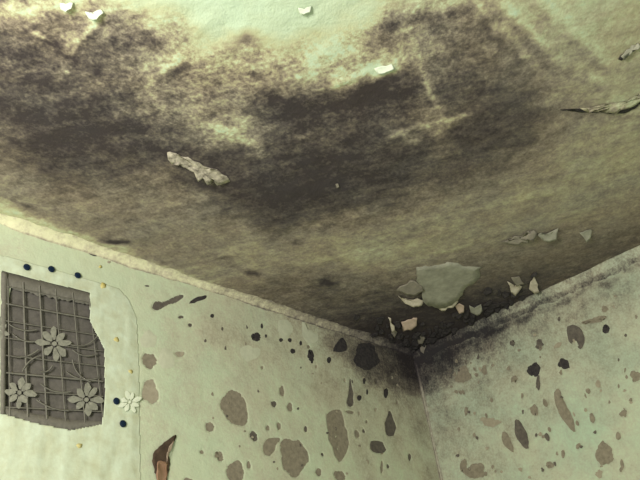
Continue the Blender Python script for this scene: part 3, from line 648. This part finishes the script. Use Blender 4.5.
# dense bands along the upper and lower rim
def quad_strip(name, a, b, mat, n=24, jag=1.2):
    A = pline(a, n); B = pline(b, n); m = len(A); V3 = []; fc = []
    jg = rng.normal(0, 1, m) * jag * MM * .5
    for k in range(m):
        for q, dy in ((A[k], 0), (A[k] * .5 + B[k] * .5, .0015), (B[k] + np.array([0, jg[k]]), 0)): V3.append((q[0], 0.0005 + dy*.4, q[1]))
    for k in range(m - 1):
        for r in range(2): fc.append((k * 3 + r, k * 3 + r + 1, k * 3 + 4 + r, k * 3 + 3 + r))
    o = new_mesh(name, V3, fc, mat, lace); s = o.modifiers.new('thickness', 'SOLIDIFY'); s.thickness = .0008; return o
quad_strip('lace_band', [(2, 271), (47, 282), (90, 292)], [(3, 287), (47, 297), (90, 305)], M_BAND)
quad_strip('lace_band', [(0, 405), (36, 414), (70, 420), (104, 421)], [(0, 414), (36, 425), (70, 431), (104, 426)], M_BAND)
quad_strip('lace_band', [(1, 272), (0, 340), (0, 414)], [(8, 274), (6, 340), (5, 415)], M_BAND)
# flowers: eight petals round a small centre
def flower(cx, cy, r, rot, mat, y0=.0016, petals=8):
    V3 = []; fc = []
    def add(out):
        c = np.mean(out, axis=0); o = len(V3); n = len(out)
        P = [lw(*p) for p in out]; cc = lw(*c)
        for q in P: V3.append((q[0], y0, q[1]))
        for q in P: V3.append((q[0], y0 - .0004, q[1]))
        V3.append((cc[0], y0 + .0002, cc[1]))
        for i in range(n):
            j = (i + 1) % n; fc.append((o + i, o + j, o + 2 * n)); fc.append((o + j, o + i, o + n + i, o + n + j))
    for k in range(petals):
        a = rot + 2 * math.pi * k / petals; rr = r * (1.0 if k % 2 == 0 else .82) * random.uniform(.9, 1.1); a += random.uniform(-.12, .12)
        out = []
        for t, w in ((.22, .05), (.45, .15), (.68, .19), (.88, .12), (1.0, 0), (.88, -.12), (.68, -.19), (.45, -.15), (.22, -.05)):
            x = rr * t; y = r * w * random.uniform(.7, 1.25); out.append((cx + x * math.cos(a) - y * math.sin(a), cy + x * math.sin(a) + y * math.cos(a)))
        add(out)
    add([(cx + r * .13 * math.cos(t), cy + r * .13 * math.sin(t)) for t in np.linspace(0, 2 * math.pi, 8, endpoint=False)])
    return new_mesh('lace_flower', V3, fc, mat, lace, False)
flower(54, 344, 19, math.pi / 2, M_PETAL); flower(19, 393, 17, math.pi / 2 + .1, M_PETAL); flower(86, 400, 18, math.pi / 2, M_PETAL); flower(-3, 331, 14, math.pi / 2 + .2, M_PETAL)
flower(128, 403, 12, 1.2, plain('white_lace_petal', (.66, .72, .52), (.76, .82, .62), 90), .006)
# curved twigs between the flowers
def curve_px(p, q, bend, n=16):
    p = np.array(p, float); q = np.array(q, float); d = q - p; nr = np.array([-d[1], d[0]]); return np.array([lw(*(p + d * t + nr * bend * 4 * t * (1 - t))) for t in np.linspace(0, 1, n)])
for a, b, bd in (((70, 345), (98, 335), .18), ((72, 350), (97, 354), .16), ((36, 330), (8, 324), -.12), ((38, 350), (10, 356), -.14), ((72, 360), (90, 382), .15), ((40, 384), (70, 392), .12), ((36, 400), (68, 411), .08),
                 ((40, 372), (52, 366), .2), ((22, 372), (40, 356), -.12), ((12, 334), (34, 342), .12), ((66, 372), (98, 378), .14)):
    ribbon('lace_twig', [curve_px(a, b, bd)], .8 * MM, M_THREAD, lace, .0018)

# ------------------------------------------------------------------ push pins
M_PIN = plain('dark_blue_plastic', (0.006, 0.014, 0.030), (0.009, 0.022, 0.045), 200, .5, 0)
M_STEEL = plain('pin_steel', (0.35, 0.35, 0.34), (0.45, 0.45, 0.44), 100, .4, 0); M_STEEL.node_tree.nodes['Principled BSDF'].inputs['Metallic'].default_value = 1
def lathe(name, prof, mat, parent, n=16):
    V3 = []; fc = []
    for r, y in prof:
        for k in range(n): V3.append((r * math.cos(2 * math.pi * k / n), y, r * math.sin(2 * math.pi * k / n)))
    for i in range(len(prof) - 1):
        for k in range(n): fc.append((i * n + k, i * n + (k + 1) % n, (i + 1) * n + (k + 1) % n, (i + 1) * n + k))
    fc.append(tuple(range(n))[::-1]); fc.append(tuple((len(prof) - 1) * n + k for k in range(n)))
    return new_mesh(name, V3, fc, mat, parent)
proto = None
for px, py, lab in ((26, 268, 'dark blue push pin nearest the left end of the curtain top'), (50.5, 270, 'dark blue push pin in the middle of the three along the curtain top'),
                    (77, 276, 'dark blue push pin rightmost of the three along the curtain top'), (115, 402, 'dark push pin beside the lace flower right of the vent'), (121.5, 424.5, 'lowest dark push pin, below another right of the vent')):
    p = lw(px, py); e = bpy.data.objects.new('push_pin', None); C.objects.link(e); tag(e, lab, 'pin', 'push pins holding the lace curtain')
    e.location = (p[0], float(cloth_y(np.array([p[0]]), np.array([p[1]]))[0]), p[1])
    if proto is None:
        h = lathe('pin_head', [(.0044, .0004), (.0049, .0010), (.0051, .0018), (.0062, .0022), (.0063, .0030), (.0052, .0038), (.0030, .0042)], M_PIN, e)
        q = lathe('pin_point', [(.0004, -.009), (.0006, -.007), (.0006, .0006)], M_STEEL, e); proto = (h, q)
    else:
        for c_ in proto:
            d = c_.copy(); C.objects.link(d); d.parent = e

# yellow specks on the cloth and wall
for x, y, r in ((103, 286, 3.2), (116, 340, 2.8), (79, 446, 3.0), (130, 372, 2.4), (100, 267, 1.6)):
    o = blob(x, y, r, r * .9, 0, .2, 10); P = [lw(*p) for p in o]; c = np.mean(P, axis=0); yy = lambda q: float(cloth_y(np.array([q[0]]), np.array([q[1]]))[0])
    V3 = [(q[0], yy(q) + .0002, q[1]) for q in P] + [(q[0], yy(q) - .0006, q[1]) for q in P] + [(c[0], yy(c) + .0005, c[1])]
    n = len(P); fc = [(i, (i + 1) % n, 2 * n) for i in range(n)] + [((i + 1) % n, i, n + i, n + (i + 1) % n) for i in range(n)]
    new_mesh('yellow_speck', V3, fc, M_YEL, lace)

# ------------------------------------------------------------------ torn wallpaper strip low on the left wall
M_BROWN = plain('brown_backing_paper', (0.33, 0.19, 0.115), (0.46, 0.29, 0.185), 60)
M_CAVITY = plain('dark_cavity_shade', (0.05, 0.036, 0.024), (0.12, 0.085, 0.055), 60)
tear = bpy.data.objects.new('torn_wallpaper', None); C.objects.link(tear); tear.location = (0, 0, 0)
tag(tear, 'brown strip of torn wallpaper curling off the left wall below the vent', 'wallpaper')
def tpart(nm, outline, hinge, lift, mat, base): flake(nm, outline, hinge, lift, mat, s='left', base=base, parent=tear, thick=.0008, crumple=.2)
tpart('cavity_shade', [(175, 435), (171, 444), (168, 452), (169, 462), (167, 474), (166, 492), (160, 500), (156, 482), (153, 470), (150, 462), (151, 455), (158, 447), (166, 441)], ((176, 435), (170, 500)), .004, M_CAVITY, .002)  # dark sheet painted as the shadowed cavity beside the strip
tpart('curled_flap', [(152, 465), (158, 462), (166, 463), (166, 476), (164, 492), (157, 497), (152, 482)], ((168, 462), (167, 500)), .012, M_BROWN, .0045)
tpart('paper_strip', [(172, 441), (170, 448), (166, 457), (164, 464), (163, 458), (166, 448)], ((174, 440), (168, 466)), .006, M_FLAKEP, .0055)
